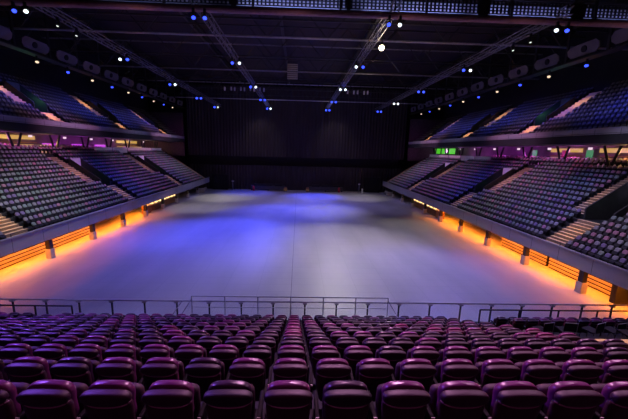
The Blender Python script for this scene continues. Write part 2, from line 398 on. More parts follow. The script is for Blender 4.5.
# ------------------------------------------------------------------ concourses behind the lower stands
for s in (-1, 1):
    sd = SIDE[s]
    struct(MB().box(s * 36.6, s * 36.9, YLO, YHI, 8.78, 11.38).build('wall_concourse_' + sd, M['conwall']))
    struct(MB().box(s * 26.9, s * 37.8, YHI + 0.02, YHI + 0.2, 8.0, 17.9).build('wall_end_' + sd, mat('end_wall_' + sd, (0.09, 0.05, 0.07), 0.8)))
    for i in range(9):
        y = 32.5 + 6.1 * i - 0.5
        if y > 78: break
        t = thing('raking_strut', (s * 31.9, y, 8.8), f'dark V-shaped strut under the {sd} upper stand, {nth(i + 1)} from the near end', 'strut', 'struts behind the lower stands')
        MB().tube([(0, 0, 0), (-s * 0.1, 0.9, 2.36)], 0.13).build('arm', M['darksteel'], t); MB().tube([(0, 0, 0), (-s * 0.1, -0.9, 2.36)], 0.13).build('arm', M['darksteel'], t)
    for i in range(5):
        y = 53.6 + 4.95 * i
        t = thing('parapet_panel', (s * 31.15, y, 8.79), f'pale low wall panel at the top of the {sd} lower stand, {nth(i + 1)} of five', 'panel', 'pale parapet panels')
        bevbox(-0.06, 0.06, -2.3, 2.3, 0, 0.85, 0.03).build('board', M['pale'], t); MB().box(-0.09, 0.09, -2.3, 2.3, 0.86, 0.9).build('cap', M['steel'], t)
    for i in range(8):
        y = 30 + 6.0 * i
        t = thing('concourse_lamp', (s * 33.2, y, 10.95), f'small pale lamp hanging over the {sd} concourse, {nth(i + 1)} from the near end', 'lamp', 'lamps over the concourses')
        MB().box(-0.14, 0.14, -0.14, 0.14, -0.16, 0.10).build('lamp_head', M['lamp'], t); MB().tube([(0, 0, 0.1), (0, 0, 0.35)], 0.02).build('stem', M['darksteel'], t)
    # serving counters with lit back shelves
    for i, (y, wd, lab) in enumerate([(34.5, 7, 'near'), (43.0, 5, 'middle')] if s > 0 else [(43, 7, 'near'), (71, 8, 'far')]):
        t = thing('serving_counter', (s * 34.9, y, 8.79), f'yellow-lit serving counter on the {sd} concourse, at its {lab} part', 'counter', 'serving counters')
        bevbox(-0.35, 0.35, -wd / 2, wd / 2, 0, 1.05, 0.03).build('counter', M['pale'], t)
        MB().box(s * 1.3, s * 1.5, -wd / 2, wd / 2, 1.75, 2.25).build('lit_sign_panel', M['lyellow'], t)
        MB().box(s * 1.1, s * 1.5, -wd / 2, wd / 2, 1.30, 1.36).build('shelf', M['wood'], t)
        MB().box(s * 1.35, s * 1.45, -wd / 2, wd / 2, 1.0, 1.1).build('light_strip', M['lyellow'], t)
ys = [77.0, 73.4, 69.8]
for i, y in enumerate(ys):
    t = thing('concourse_window', (33.6, y, 9.9), f'bright green-lit window on the right concourse, {nth(i + 1)} from its far end', 'window', 'green-lit windows')
    MB().prism_y([(0, 0), (-0.06, 0), (-0.06, 1.2), (0, 1.2)], -1.5, 1.5).build('pane', M['lgreen'], t); MB().box(-0.1, 0, -1.62, -1.5, -0.05, 1.3).box(-0.1, 0, 1.5, 1.62, -0.05, 1.3).build('jamb', M['darksteel'], t)
for i, (y, c, lab) in enumerate([(42.3, 'red', 'upright red panel behind the club seats on the right concourse'), (38.6, 'lexit', 'dark green lit panel above the club seats on the right concourse'), (47.8, 'lexit', 'dim green doorway panel further along the right concourse')]):
    t = thing('display_panel', (35.6, y, 8.8), lab, 'panel')
    bevbox(-0.05, 0.05, -0.45, 0.45, 0.3, 2.0, 0.02).build('board', M[c], t); MB().box(-0.2, 0.2, -0.3, 0.3, 0, 0.3).build('foot', M['darksteel'], t)
for i, y in enumerate([49.5, 55.5, 61.5]):
    t = thing('lit_strip', (-36.4, y, 9.4), f'purple-lit wall strip on the left concourse, {nth(i + 1)} from the near end', 'wall light', 'purple wall strips')
    MB().box(0, 0.08, -1.6, 1.6, 0, 0.7).build('diffuser', M['lpurple'], t); MB().box(0, 0.1, -1.7, 1.7, 0.7, 0.76).build('hood', M['darksteel'], t)

# ------------------------------------------------------------------ under the side stands
for s in (-1, 1):
    sd = SIDE[s]
    for i in range(10):
        y = 22.0 + 6.05 * i
        t = thing('support_column', (s * 21.62, y, 0), f'dark steel column under the {sd} lower stand, {nth(i + 1)} from the near end', 'column', 'columns under the lower stands')
        MB().box(-0.17, 0.17, -0.2, 0.2, 0, 1.83).build('shaft', M['darksteel'], t)
        p = bevbox(-0.24, 0.24, -0.27, 0.27, 0.005, 0.85, 0.03)
        if s < 0: p.v = [(x, y_, z) for x, y_, z in p.v]
        p.build('impact_pad', M['pad'], t)
    spans = [(24.0, 29.7), (30.0, 36.6)] if s < 0 else [(20.7, 27.3), (27.6, 34.2)]
    for i, (a, b) in enumerate(spans):
        t = thing('folded_bleacher', (s * 23.35, (a + b) / 2, 0), f'orange-lit folded bleacher with long slats under the {sd} lower stand, {("near", "far")[i]} unit', 'bleacher', 'folded bleachers under the stands')
        h = (b - a) / 2
        MB().box(0, s * 0.9, -h, h, 0.0, 2.3).build('carcass', M['gap'], t)
        for k in range(7):
            bevbox(min(-s * 0.06, 0) - 0.001, max(-s * 0.06, 0), -h, h, 0.1 + 0.31 * k, 0.1 + 0.31 * k + 0.205, 0.012).build('slat', M['slat'], t)
    if s > 0:
        t = thing('end_panel', (22.9, 20.35, 0), 'dark end board closing the near end of the right folded bleacher', 'panel')
        bevbox(-0.5, 0.9, -0.2, 0.2, 0, 2.3, 0.03).build('board', M['gap'], t)
    # bar at the far end
    y0, y1 = (50, 61.5)
    t = thing('bar_counter', (s * 22.9, (y0 + y1) / 2, 0), f'amber-lit wooden bar under the far part of the {sd} stand', 'bar', 'bars under the stands')
    bevbox(-0.4, 0.4, -5.7, 5.7, 0, 1.0, 0.03).build('bar_front', M['wood'], t); bevbox(-0.5, 0.5, -5.8, 5.8, 1.01, 1.07, 0.02).build('bar_top', M['pale'], t)
    for k in range(7):
        MB().box(-0.15, 0.15, -5.0 + 1.6 * k, -4.4 + 1.6 * k, 1.08, 1.40).build('lit_display', M['lbar'], t)
    t = thing('cabinet', (s * 22.6, 48.6, 0), f'white-topped amber cabinet beside the bar under the {sd} stand', 'cabinet', 'cabinets beside the bars')
    bevbox(-0.4, 0.4, -0.7, 0.7, 0, 1.15, 0.03).build('body', M['wood'], t); bevbox(-0.42, 0.42, -0.72, 0.72, 1.16, 1.3, 0.02).build('top', M['white'], t)
    t = thing('road_case', (s * 21.5, 73.3, 0), f'pale crate at the far foot of the {sd} lower stand', 'crate', 'pale crates')
    bevbox(-0.6, 0.6, -0.5, 0.5, 0.06, 0.9, 0.03).build('body', M['pad'], t); MB().box(-0.5, 0.5, -0.4, 0.4, 0, 0.055).build('skid', M['darksteel'], t)

# ------------------------------------------------------------------ near seating block (the photographer's)
SX, SY0, SDY, SZ0, SDZ = 0.30, 2.53, 0.99, 7.05, 0.4765
mb = MB(); pts = [(-11, SZ0 + SDZ * 4)]
for k in range(-4, 11):
    y = SY0 + SDY * k - 0.28; z = SZ0 - SDZ * k
    pts += [(y, z), (y + SDY if k < 10 else 13.65, z)]
pts += [(13.65, 0)]
for (ya, za), (yb, zb) in zip(pts, pts[1:]): mb.quad((-20.9, ya, za), (20.9, ya, za), (20.9, yb, zb), (-20.9, yb, zb))
struct(mb.build('near_terrace', M['concrete']))
DECK = SZ0 - SDZ * 10

wz = lambda p: Vector((p.x, p.y - 0.16 * (p.z - 0.55), p.z))
def roll(p):
    u = p.x / 0.212
    if p.z < 0.836: p.z -= 0.026 * (1 - u * u) * min(1, (0.836 - p.z) / 0.05)
    else: p.z -= 0.012 * u * u
    return wz(p)
def cush(p):
    f = 1 - 0.14 * min(1, max(0, (0.86 - p.z) / 0.12)); p.z -= 0.022 * (p.x / 0.205) ** 2 * (1 if p.z > 0.7 else 0); return wz(Vector((p.x * f, p.y, p.z)))
def shellw(p):
    f = 0.82 + 0.18 * min(1, max(0, (p.z - 0.34) / 0.4)); return wz(Vector((p.x * f, p.y, p.z)))
cushb = MB().sellip((0, 0.055, 0.70), (0.205, 0.052, 0.222), 0.42, 24, 14, warp=cush)
rollb = MB().sellip((0, -0.030, 0.836), (0.213, 0.056, 0.060), 0.55, 24, 12, warp=roll)
shellb = MB().sellip((0, -0.012, 0.56), (0.205, 0.042, 0.235), 0.30, 16, 10, warp=shellw)
pipe_pts = []
for i in range(13):
    u = -1 + i / 6; pipe_pts.append((u * 0.203, -0.099 + 0.05 * abs(u) ** 5, 0.770 - 0.027 * (1 - u * u)))
pipeb = MB().tube(pipe_pts, 0.007, 5)
panb = MB().sellip((0, 0.165, 0.565), (0.20, 0.05, 0.19), 0.35, 14, 8)
armb = bevbox(-0.280, -0.240, -0.06, 0.27, 0.58, 0.62, 0.012)
plateb = MB().box(-0.275, -0.245, -0.07, -0.0605, 0.590, 0.616)
legb = MB().box(-0.278, -0.242, 0.0, 0.10, 0.03, 0.579).box(-0.278, -0.242, -0.10, 0.20, 0.0, 0.03)
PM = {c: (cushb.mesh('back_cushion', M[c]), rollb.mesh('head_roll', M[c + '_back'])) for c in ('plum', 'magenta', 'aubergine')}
PN = panb.mesh('seat_pan', M['pan']); PS_ = shellb.mesh('back_shell', M['shell']); PP = pipeb.mesh('piping', M['piping']); PA = armb.mesh('armrest', M['arm']); PT = plateb.mesh('number_plate', M['plate']); PL = legb.mesh('leg', M['arm'])

places = []
for k in range(0, 11):
    y = SY0 + SDY * k; z = SZ0 - SDZ * k
    for j in range(-31, 32):
        x = SX + 0.52 * j
        if -10.2 < x < -9.25 or 7.0 < x < 8.75 or abs(x) > 16 or (x > 8.7 and 5 <= k <= 8): continue
        c = px((x, y, z + 0.8))
        if c is None or not -45 < c[0] < 673: continue
        r = random.Random(k * 1000 + j).random()
        if j == 0 and k >= 4: cm = 'magenta'
        elif r < (0.13 if k > 3 else 0.0): cm = 'magenta'
        elif r < (0.72 if k > 2 else 0.2): cm = 'aubergine'  # more aubergine in farther rows darkens them in place of dimmer light
        else: cm = 'plum'
        side = 'centre' if -10.2 < x < 7.9 else ('right' if x > 0 else 'left')
        places.append((c[2], k, j, x, y, z, cm, side, -5 < c[0] < 633))
vis = sorted([p for p in places if p[8]]); ind = vis[:300]; rest_p = [p for p in vis[300:]] + [p for p in places if not p[8]]
def make_seat(x, y, z, cm):
    o = bpy.data.objects.new('padded_seat', None); COL.objects.link(o); o.location = (x, y, z + 0.001)
    def kid(nm, me, par):
        c = bpy.data.objects.new(nm, me); COL.objects.link(c); c.parent = par; return c
    kid('back_cushion', PM[cm][0], o); kid('back_shell', PS_, o); h_ = kid('head_roll', PM[cm][1], o); kid('piping', PP, h_); kid('seat_pan', PN, o)
    a = kid('armrest', PA, o); kid('number_plate', PT, a); kid('leg', PL, o)
    return o
block_x = {}
for p in places: block_x.setdefault((p[1], p[7]), []).append(p[3])
for d, k, j, x, y, z, cm, side, v in ind:
    o = make_seat(x, y, z, cm)
    row = nth(k + 1) + ' row from the bottom edge'
    if j == 0: lab = f'{cm} padded seat in the centre pink column, {row}'
    elif side == 'centre': lab = f'{cm} padded seat, {row}, {nth(abs(j))} {"left" if j < 0 else "right"} of centre pink column'
    else:
        xs = sorted(block_x[(k, side)]); n = xs.index(x) + 1 if side == 'right' else len(xs) - xs.index(x)
        lab = f'{cm} padded seat beyond the {side} aisle, {row}, {nth(n)} from aisle'
    tag(o, lab, 'seat', f'padded seats in the {nth(k + 1)} row')
rest = MB()
CI = {'plum': 0, 'magenta': 1, 'aubergine': 2}
for d, k, j, x, y, z, cm, side, v in rest_p:
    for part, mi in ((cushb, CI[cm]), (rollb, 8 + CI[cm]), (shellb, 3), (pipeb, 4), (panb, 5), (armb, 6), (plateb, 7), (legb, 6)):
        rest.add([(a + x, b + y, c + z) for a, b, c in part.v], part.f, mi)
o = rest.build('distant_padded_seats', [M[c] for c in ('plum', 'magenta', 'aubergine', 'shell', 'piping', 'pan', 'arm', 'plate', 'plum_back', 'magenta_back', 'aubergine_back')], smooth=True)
tag(o, 'small plum seats of the far rows just behind the glass balustrade', 'seats', None, 'stuff')
# aisle steps through the near block
for (xa, xb, nm) in ((7.35, 8.4, 'right'), (-10.05, -9.4, 'left')):
    t = thing('aisle_stairs', ((xa + xb) / 2, 2, SZ0), f'tan lit steps of the {nm} aisle through the near padded seats', 'stairs', 'aisles through the near seats')
    a, b = MB(), MB(); hw = (xb - xa) / 2
    for k in range(-1, 11):
        y = SY0 + SDY * k - 0.28 - 2; z = -SDZ * k
        a.box(-hw, hw, y + 0.02, y + SDY * 0.98, z + 0.003, z + 0.022, 1, 0)
        if k > -1: a.box(-hw, hw, y + 0.01, y + SDY * 0.45, z + 0.023, z + SDZ / 2, 1, 0)
        b.box(-hw, hw, y + SDY * 0.93, y + SDY * 0.98, z + 0.023, z + 0.03)
    a.build('step_block', [M['tan'], M['tanriser']], t); b.build('nosing', M['tan'], t)

for i, (x, k) in enumerate(((10.22, 6), (10.95, 6))):
    y = SY0 + SDY * k - 0.26; z = SZ0 - SDZ * k
    t = thing('landing_step', (x, y, z + 0.002), f'pale beige landing board beside the right aisle, {("inner", "outer")[i]} one', 'step', 'beige landing boards')
    bevbox(-0.30, 0.30, 0.3, 0.92, 0, 0.08, 0.015).build('board', M['tan'], t); MB().box(-0.30, 0.30, 0.28, 0.298, 0, 0.08).build('nosing', M['pale'], t)
for i, (x, k, rz) in enumerate(((9.4, 8, 0.2), (10.3, 8, -0.15), (11.3, 8, 0.3), (11.6, 7, -0.1), (12.1, 8, 0.2))):
    y = SY0 + SDY * k + 0.15; z = SZ0 - SDZ * k
    t = thing('loose_chair', (x, y, z + 0.001), f'black loose chair with thin steel frame behind the right aisle, {nth(i + 1)} from the rail', 'chair', 'loose black chairs', rz)
    bevbox(-0.22, 0.22, -0.2, 0.22, 0.43, 0.49, 0.02).build('seat', M['black'], t); bevbox(-0.21, 0.21, -0.27, -0.22, 0.55, 0.86, 0.02).build('backrest', M['black'], t)
    MB().tube([(-0.225, -0.245, 0.45), (-0.225, -0.265, 0.88), (0.225, -0.265, 0.88), (0.225, -0.245, 0.45)], 0.012, 6).build('back_frame', M['steel'], t)
    for a in (-0.2, 0.2):
        for b in (-0.2, 0.2): MB().tube([(a, b, 0.43), (a * 1.1, b * 1.15, 0)], 0.013, 6).build('leg', M['darksteel'], t)

# ------------------------------------------------------------------ balustrade and handrails in front of the near block
RY, RZ = 13.45, 3.28
t = thing('glass_balustrade', (0, RY, DECK), 'long glass balustrade with a steel top rail in front of the near seats', 'balustrade')
H = RZ - DECK
MB().tube([(-16, 0, H), (16, 0, H)], 0.035, 8).build('top_rail', M['steel'], t)
for i in range(23):
    x = 0.76 - 1.43 * 11 + 1.43 * i
    p = MB().box(x - 0.03, x + 0.03, 0.02, 0.07, 0.003, H - 0.02).build('post', M['darksteel'], t)
    MB().box(x - 0.09, x + 0.09, -0.03, 0.09, H - 0.12, H - 0.05).build('bracket', M['steel'], p)
MB().box(-16, 16, -0.006, 0.006, 0.06, H - 0.04).build('glass_panel', M['glass'], t)
t = thing('raised_handrail', (0, 13.05, DECK), 'raised thin steel handrail of six bays in the middle of the balustrade', 'handrail')
z1 = 3.70 - DECK
xs = [-4.15 + 1.425 * i for i in range(7)]
MB().tube([(xs[0], 0, z1), (xs[-1], 0, z1)], 0.022, 8).build('top_bar', M['steel'], t)
MB().tube([(xs[0], 0, z1 - 0.5), (xs[-1], 0, z1 - 0.5)], 0.014, 6).build('mid_bar', M['steel'], t)
for x in xs: MB().tube([(x, 0, 0.003), (x, 0, z1)], 0.022, 8).build('post', M['steel'], t)
for x, d in ((xs[0], -1), (xs[0] - 0.4, -1), (xs[-1], 1)): MB().tube([(x, 0.02, z1 - 0.12 - (0.1 if x != xs[0] and d < 0 else 0)), (x + d * 0.62, 0.02, 0.30)], 0.018, 6).build('brace', M['steel'], t)
for (xa, xb, nm) in ((-15.5, -9.3, 'left'), (8.6, 15.8, 'right')):
    t = thing('low_handrail', ((xa + xb) / 2, 13.1, DECK), f'low dark handrail behind the balustrade at its {nm} end', 'handrail', 'low handrails')
    h = (xb - xa) / 2
    MB().tube([(-h, 0, 0.88), (h, 0, 0.88)], 0.035, 8).build('top_bar', M['darksteel'], t)
    n = 5
    for i in range(n): xx = -h + 2 * h * i / (n - 1); MB().tube([(xx, 0.0, 0.003), (xx, 0, 0.88)], 0.035, 8).build('post', M['darksteel'], t)

# ------------------------------------------------------------------ far end: curtains and stage gear
def curtain(name, x0, x1, y, z0, z1, label, m, amp=0.14, wl=0.75, group=None):
    mb = MB(); n = int((x1 - x0) / wl * 6)
    for side in (0, 0.05):
        b = len(mb.v)
        for i in range(n + 1):
            x = x0 + (x1 - x0) * i / n; d = amp * math.sin(2 * PI * (x - x0) / wl) + amp * 0.4 * math.sin(x * 1.7)
            mb.v += [(x, y + d + side, z0), (x, y + d * 0.8 + side, z1)]
        for i in range(n): mb.f.append((b + 2 * i, b + 2 * i + 2, b + 2 * i + 3, b + 2 * i + 1)); mb.m.append(0)
    o = mb.build(name, m, smooth=True); tag(o, label, 'curtain', group)
    return o
def hang(name, x0, x1, y, z0, z1, label, m, **k):
    t = thing(name, ((x0 + x1) / 2, y, z0), label, 'curtain')
    o = curtain('drape', x0 - (x0 + x1) / 2, x1 - (x0 + x1) / 2, 0, 0, z1 - z0, '', m, **k); del o['label']; del o['category']; o.parent = t
    MB().tube([(-(x1 - x0) / 2, 0.02, z1 - z0 + 0.06), ((x1 - x0) / 2, 0.02, z1 - z0 + 0.06)], 0.05).build('track', M['darksteel'], t)
hang('stage_curtain', -26.5, 26.5, 80.3, 8.2, 24.5, 'tall dark stage curtain filling the upper far end', M['curtain'])
hang('stage_curtain', -26.5, 26.5, 80.6, 0.02, 5.9, 'lower dark curtain behind the far edge of the floor', M['curtain'])
struct(MB().box(-26.5, 26.5, 82.0, 82.2, 0, 26).build('wall_far', M['black']))
for s in (-1, 1):
    hang('side_drape', *sorted((s * 16.8, s * 20.6)), 78.9, 0.02, 3.7, f'black drape closing the far {SIDE[s]} corner of the floor', M['black'], amp=0.06)
    xm = s * 7.1 + 0.1
    t = thing('stage_riser', (xm, 79.1, 0), f'long low dark-clothed riser at the far end, {SIDE[s]} of the gap', 'riser', 'stage risers')
    bevbox(-4.2, 4.2, -0.5, 0.5, 0.25, 1.15, 0.03).build('platform', M['riser'], t)
    for u in (-4.0, 0, 4.0): MB().box(u - 0.1, u + 0.1, -0.4, 0.4, 0, 0.245).build('foot', M['black'], t)
    for i, (a, b) in enumerate(((-3.4, 1.0), (1.6, 3.4))):
        c = thing('flight_case', (xm + s * (a + b) / 2 * -1, 79.1, 1.155), f'black case lying on the far {SIDE[s]} riser, {("longer", "shorter")[i]} one', 'case', 'cases on the risers')
        w = (b - a) / 2; bevbox(-w, w, -0.35, 0.35, 0, 0.42, 0.03).build('body', M['black'], c); MB().box(-w, w, -0.36, 0.36, 0.425, 0.45).build('lid', M['riser'], c)
    t = thing('equipment_case', (s * 2.7, 78.3, 0), f'small yellow-tinted case at the far end, just {SIDE[s]} of the middle', 'case', 'yellow cases')
    bevbox(-0.42, 0.42, -0.3, 0.3, 0.08, 0.62, 0.05).build('body', M['yellow'], t); bevbox(-0.3, 0.3, -0.25, 0.25, 0.63, 1.0, 0.05).build('top_box', M['wood'], t); MB().box(-0.35, 0.35, -0.25, 0.25, 0, 0.075).build('wheel_base', M['black'], t)
    t = thing('fire_extinguisher', (s * 10.42, 78.15, 0), f'red fire extinguisher standing before the far {SIDE[s]} riser', 'extinguisher', 'fire extinguishers')
    MB().tube([(0, 0, 0), (0, 0, 1.0), (0, 0, 1.15), (0, 0, 1.2)], [0.26, 0.26, 0.16, 0.07], 12).build('cylinder', M['red'], t); MB().tube([(-0.15, 0, 1.28), (0.15, 0, 1.25)], 0.06).tube([(0.1, 0, 1.24), (0.3, 0, 0.7)], 0.03).build('valve', M['black'], t)
t = thing('tripod_stand', (-15.4, 77.9, 0), 'thin black stand with a pale head near the far left corner', 'stand')
MB().tube([(0, 0, 0.4), (0, 0, 2.1)], 0.05).build('pole', M['steel'], t); bevbox(-0.28, 0.28, -0.15, 0.15, 2.1, 2.35, 0.04).build('head', M['pale'], t)
for a in range(3): MB().tube([(0, 0, 0.6), (0.5 * math.cos(a * 2.1), 0.5 * math.sin(a * 2.1), 0.03)], 0.03).build('leg', M['darksteel'], t)
t = thing('tripod_stand', (15.3, 77.9, 0), 'thin black stand with a pale head near the far right corner', 'stand')
MB().tube([(0, 0, 0.4), (0, 0, 2.0)], 0.05).build('pole', M['steel'], t); bevbox(-0.24, 0.24, -0.15, 0.15, 2.0, 2.25, 0.04).build('head', M['pale'], t)
for a in range(3): MB().tube([(0, 0, 0.6), (0.5 * math.cos(a * 2.1), 0.5 * math.sin(a * 2.1), 0.03)], 0.03).build('leg', M['darksteel'], t)
t = thing('bollard', (16.0, 77.3, 0), 'white post standing near the far right corner drape', 'post')
MB().tube([(0, 0, 0), (0, 0, 1.05), (0, 0, 1.15)], [0.2, 0.2, 0.1], 10).build('post_body', M['white'], t); MB().tube([(0, 0, 1.15), (0, 0, 1.3)], 0.06).build('cap', M['black'], t)

# ------------------------------------------------------------------ roof steel, trusses, lamps
def lattice_truss(name, p0, p1, w, h, n, r, label, cat, group, mchord, mweb, tri=True):
    p0, p1 = Vector(p0), Vector(p1); t = thing(name, (p0 + p1) / 2, label, cat, group)
    L = (p1 - p0).length; d = (p1 - p0).normalized(); side = Vector((-d.y, d.x, 0)); U = Vector((0, 0, 1))
    P = lambda u, a, b: d * (u - L / 2) + side * a + U * b
    for a, b in ((-w / 2, 0), (w / 2, 0), (-w / 2, h), (w / 2, h)) if w else ((0, 0), (0, h)):
        MB().tube([P(0, a, b), P(L, a, b)], r, 6).build('chord', mchord, t)
    web = MB(); st = L / n
    for i in range(n):
        for a in ((-w / 2, w / 2) if w else (0,)):
            web.tube([P(i * st, a, 0 if i % 2 else h), P((i + 1) * st, a, h if i % 2 else 0)], r * 0.6, 4)
        if w: web.tube([P(i * st, -w / 2, 0), P((i + 1) * st, w / 2, 0)], r * 0.6, 4)
    web.build('lattice', mweb, t)
    return t
ZT = 19.45
for nm, X in (('outer left', -18.2), ('inner left', -6.75), ('inner right', 6.75), ('outer right', 18.4)):
    lattice_truss('lighting_truss', (X, 23.2, ZT), (X, 78.5, ZT), 0.5, 0.5, 55, 0.045, f'{nm} lighting truss running the length of the roof', 'truss', 'lighting trusses', M['truss'], M['truss'])
for i, y in enumerate((30.2, 34.7, 41.7, 48.8, 56.0, 63.0, 70.0, 76.0)):
    lattice_truss('roof_girder', (-36, y, 21.0), (36, y, 21.0), 0.0, 3.4, 24, 0.10 if i % 2 else 0.08, f'dark lattice girder across the roof, {nth(i + 1)} from the near end', 'girder', 'roof girders', M['steel'] if i in (1, 7) else M['truss'] if i == 3 else M['darksteel'], M['darksteel'])  # paler chords on a few girders stand in for light falling on them
for i, x in enumerate((-26, -13, -2, 9, 26)):
    t = thing('roof_purlin', (x, 50, 24.6), f'long dark roof beam running lengthwise, {nth(i + 1)} from the left', 'beam', 'lengthwise roof beams')
    MB().box(-0.15, 0.15, -27, 27, 0, 0.08).box(-0.05, 0.05, -27, 27, 0.08, 0.62).box(-0.15, 0.15, -27, 27, 0.62, 0.7).build('i_section', M['darksteel'], t)
# front catwalk
t = thing('roof_catwalk', (0, 24.2, 19.2), 'long roof catwalk with blue-lit grating and a purple bottom pipe, crossing overhead', 'catwalk')
MB().tube([(-27, -0.1, 0.06), (27, -0.1, 0.06)], 0.21, 10).build('bottom_pipe', M['pipe'], t)
MB().box(-27, 27, 0.62, 0.66, 0.36, 1.32).build('kick_panel', M['pale'], t)
MB().box(-27, 27, -0.12, 1.1, 0.28, 0.34).build('deck', M['darksteel'], t)
MB().tube([(-27, -0.1, 1.35), (27, -0.1, 1.35)], 0.05, 6).build('top_rail', M['darksteel'], t)
for i, (a, b) in enumerate(((-26, -15.5), (-15, -4.5), (-4, 3.4), (3.8, 12.6), (13.4, 19.2), (20.2, 26.5))):
    g = MB(); n = int((b - a) / 0.27)
    for k in range(n + 1): xx = a + (b - a) * k / n; g.box(xx - 0.065, xx + 0.065, -0.09, -0.06, 0.40, 1.25)
    for zz in (0.40, 0.60, 0.80, 1.0, 1.2): g.box(a, b, -0.10, -0.055, zz, zz + 0.07)
    g.build('grating', M['grate'], t)
for a, b in ((-15.5, -15), (-4.5, -4), (3.4, 3.8), (12.6, 13.4), (19.2, 20.2)): MB().box(a + 0.07, b - 0.07, -0.09, -0.06, 0.36, 1.3).build('blank_plate', M['grate'], t)
for k in range(10):
    MB().box(-26.9 + 5.97 * k, -26.75 + 5.97 * k, -0.2, 0.0, 0.2, 6.6).build('hanger', M['darksteel'], t)

def lamp(name, loc, aim, lens, r, label, group):
    t = thing(name, loc, label, 'lamp', group)
    d = (Vector(aim) - Vector(loc)).normalized()
    MB().tube([(0, 0, 0.45), (0, 0, 0.22)], 0.10, 8).box(-r - 0.05, r + 0.05, -0.04, 0.04, 0.16, 0.22).box(-r - 0.07, -r - 0.03, -0.04, 0.04, -0.1, 0.22).box(r + 0.03, r + 0.07, -0.04, 0.04, -0.1, 0.22).build('yoke', M['darksteel'], t)
    h = MB().tube([-d * 0.25, -d * 0.1, d * 0.2], [r * 0.5, r * 0.85, r], 10).build('lamp_head', M['darksteel'], t)
    MB().tube([d * 0.205, d * 0.225], r * 0.92, 12).build('lens', lens, h)
    return t
YS = [23.55, 36.3, 49.5, 62.0, 74.6]
cols = {('outer left', 0): 'bw', ('outer left', 1): 'wb', ('outer left', 2): 'bw', ('outer left', 3): 'bb', ('outer left', 4): 'bd',
        ('inner left', 0): 'bb', ('inner left', 1): 'bw', ('inner left', 2): 'bw', ('inner left', 3): 'bb', ('inner left', 4): 'bw',
        ('inner right', 0): 'bw', ('inner right', 1): 'wb', ('inner right', 2): 'ww', ('inner right', 3): 'bb', ('inner right', 4): 'bb',
        ('outer right', 0): 'wb', ('outer right', 1): 'bw', ('outer right', 2): 'bb', ('outer right', 3): 'ww', ('outer right', 4): 'bb'}
LM = {'b': ('blue', M['lblue']), 'w': ('white', M['lwhite']), 'd': ('dim white', M['ldim'])}
for nm, X in (('outer left', -18.1), ('inner left', -6.45), ('inner right', 6.7), ('outer right', 18.35)):
    for i, y in enumerate(YS):
        for q in (0, 1):
            c, lm = LM[cols[(nm, i)][q]]
            zz = 18.95 if i else 18.62
            lamp('spotlight', (X + (q - 0.5) * 0.75, y, zz), (X * 0.4, y * 0.55, 5), lm, 0.14 + 0.022 * i, f'{c} spotlight of the {nm} truss, {nth(i + 1)} pair from near, {("left", "right")[q]} one', f'spotlights of the {nm} truss')
    for i, y in enumerate((26.9, 29.0)):
        if 'outer' in nm: lamp('spotlight', (X + 0.1, y, 18.95), (X, y - 6, 6), M['ldim'], 0.09, f'small dim spotlight on the {nm} truss, {nth(i + 1)} from its near end', f'dim spotlights of the {nm} truss')
fl = lamp('floodlight', (7.55, 30.5, 19.1), (0.35, 0, 10), M['lflood'], 0.25, 'big warm white floodlight glaring beside the inner right truss', None)
MB().box(-0.04, 0.04, -0.04, 0.04, 0.45, 1.9).build('hanger', M['darksteel'], fl)
for s in (-1, 1):
    sd = SIDE[s]
    t = thing('side_gallery', (s * 27.0, 52, 19.3), f'grey-panelled gallery hung under the roof above the {sd} upper stand', 'gallery', 'side galleries')
    MB().box(-0.5, 0.5, -27, 27, -0.35, -0.25).build('walkway', M['darksteel'], t)
    for k in range(12):
        y = -25 + 4.5 * k
        p = MB(); prof = [(-1.7, 0.35), (-1.35, 0.05), (1.35, 0.05), (1.7, 0.35), (1.7, 0.75), (1.35, 1.05), (-1.35, 1.05), (-1.7, 0.75)]
        n = 8; v = [(-s * (0.35 + 0.25 * (z - 0.5)), y + a, z) for a, z in prof] + [(-s * (0.27 + 0.25 * (z - 0.5)), y + a, z) for a, z in prof]
        p.add(v, [tuple(range(n)), tuple(range(2 * n - 1, n - 1, -1))] + [(i, i + n, (i + 1) % n + n, (i + 1) % n) for i in range(n)])
        pp = p.build('panel', M['duct'], t)
        MB().tube([(-s * 0.34, y - 0.2, 0.55), (-s * 0.44, y - 0.2, 0.53)], 0.30, 14).build('speaker_hole', M['black'], pp)
        MB().box(-0.08, 0.08, y + 2.1, y + 2.35, -0.3, 6.6).build('hanger', M['darksteel'], t)
    for k in range(1 if s < 0 else 0, 10):
        y = 30.9 + 4.5 * k; warm = k % 2 == 1
        lamp('house_light', (s * 26.75, y + (0.6 if s < 0 else 0), 18.42), (s * 20, y - 8, 4), M['lwarm'] if warm else M['lblue'], 0.17, f'{"warm" if warm else "blue"} lamp under the {sd} gallery, {nth(k + 1)} from the near end', f'lamps under the {sd} gallery')
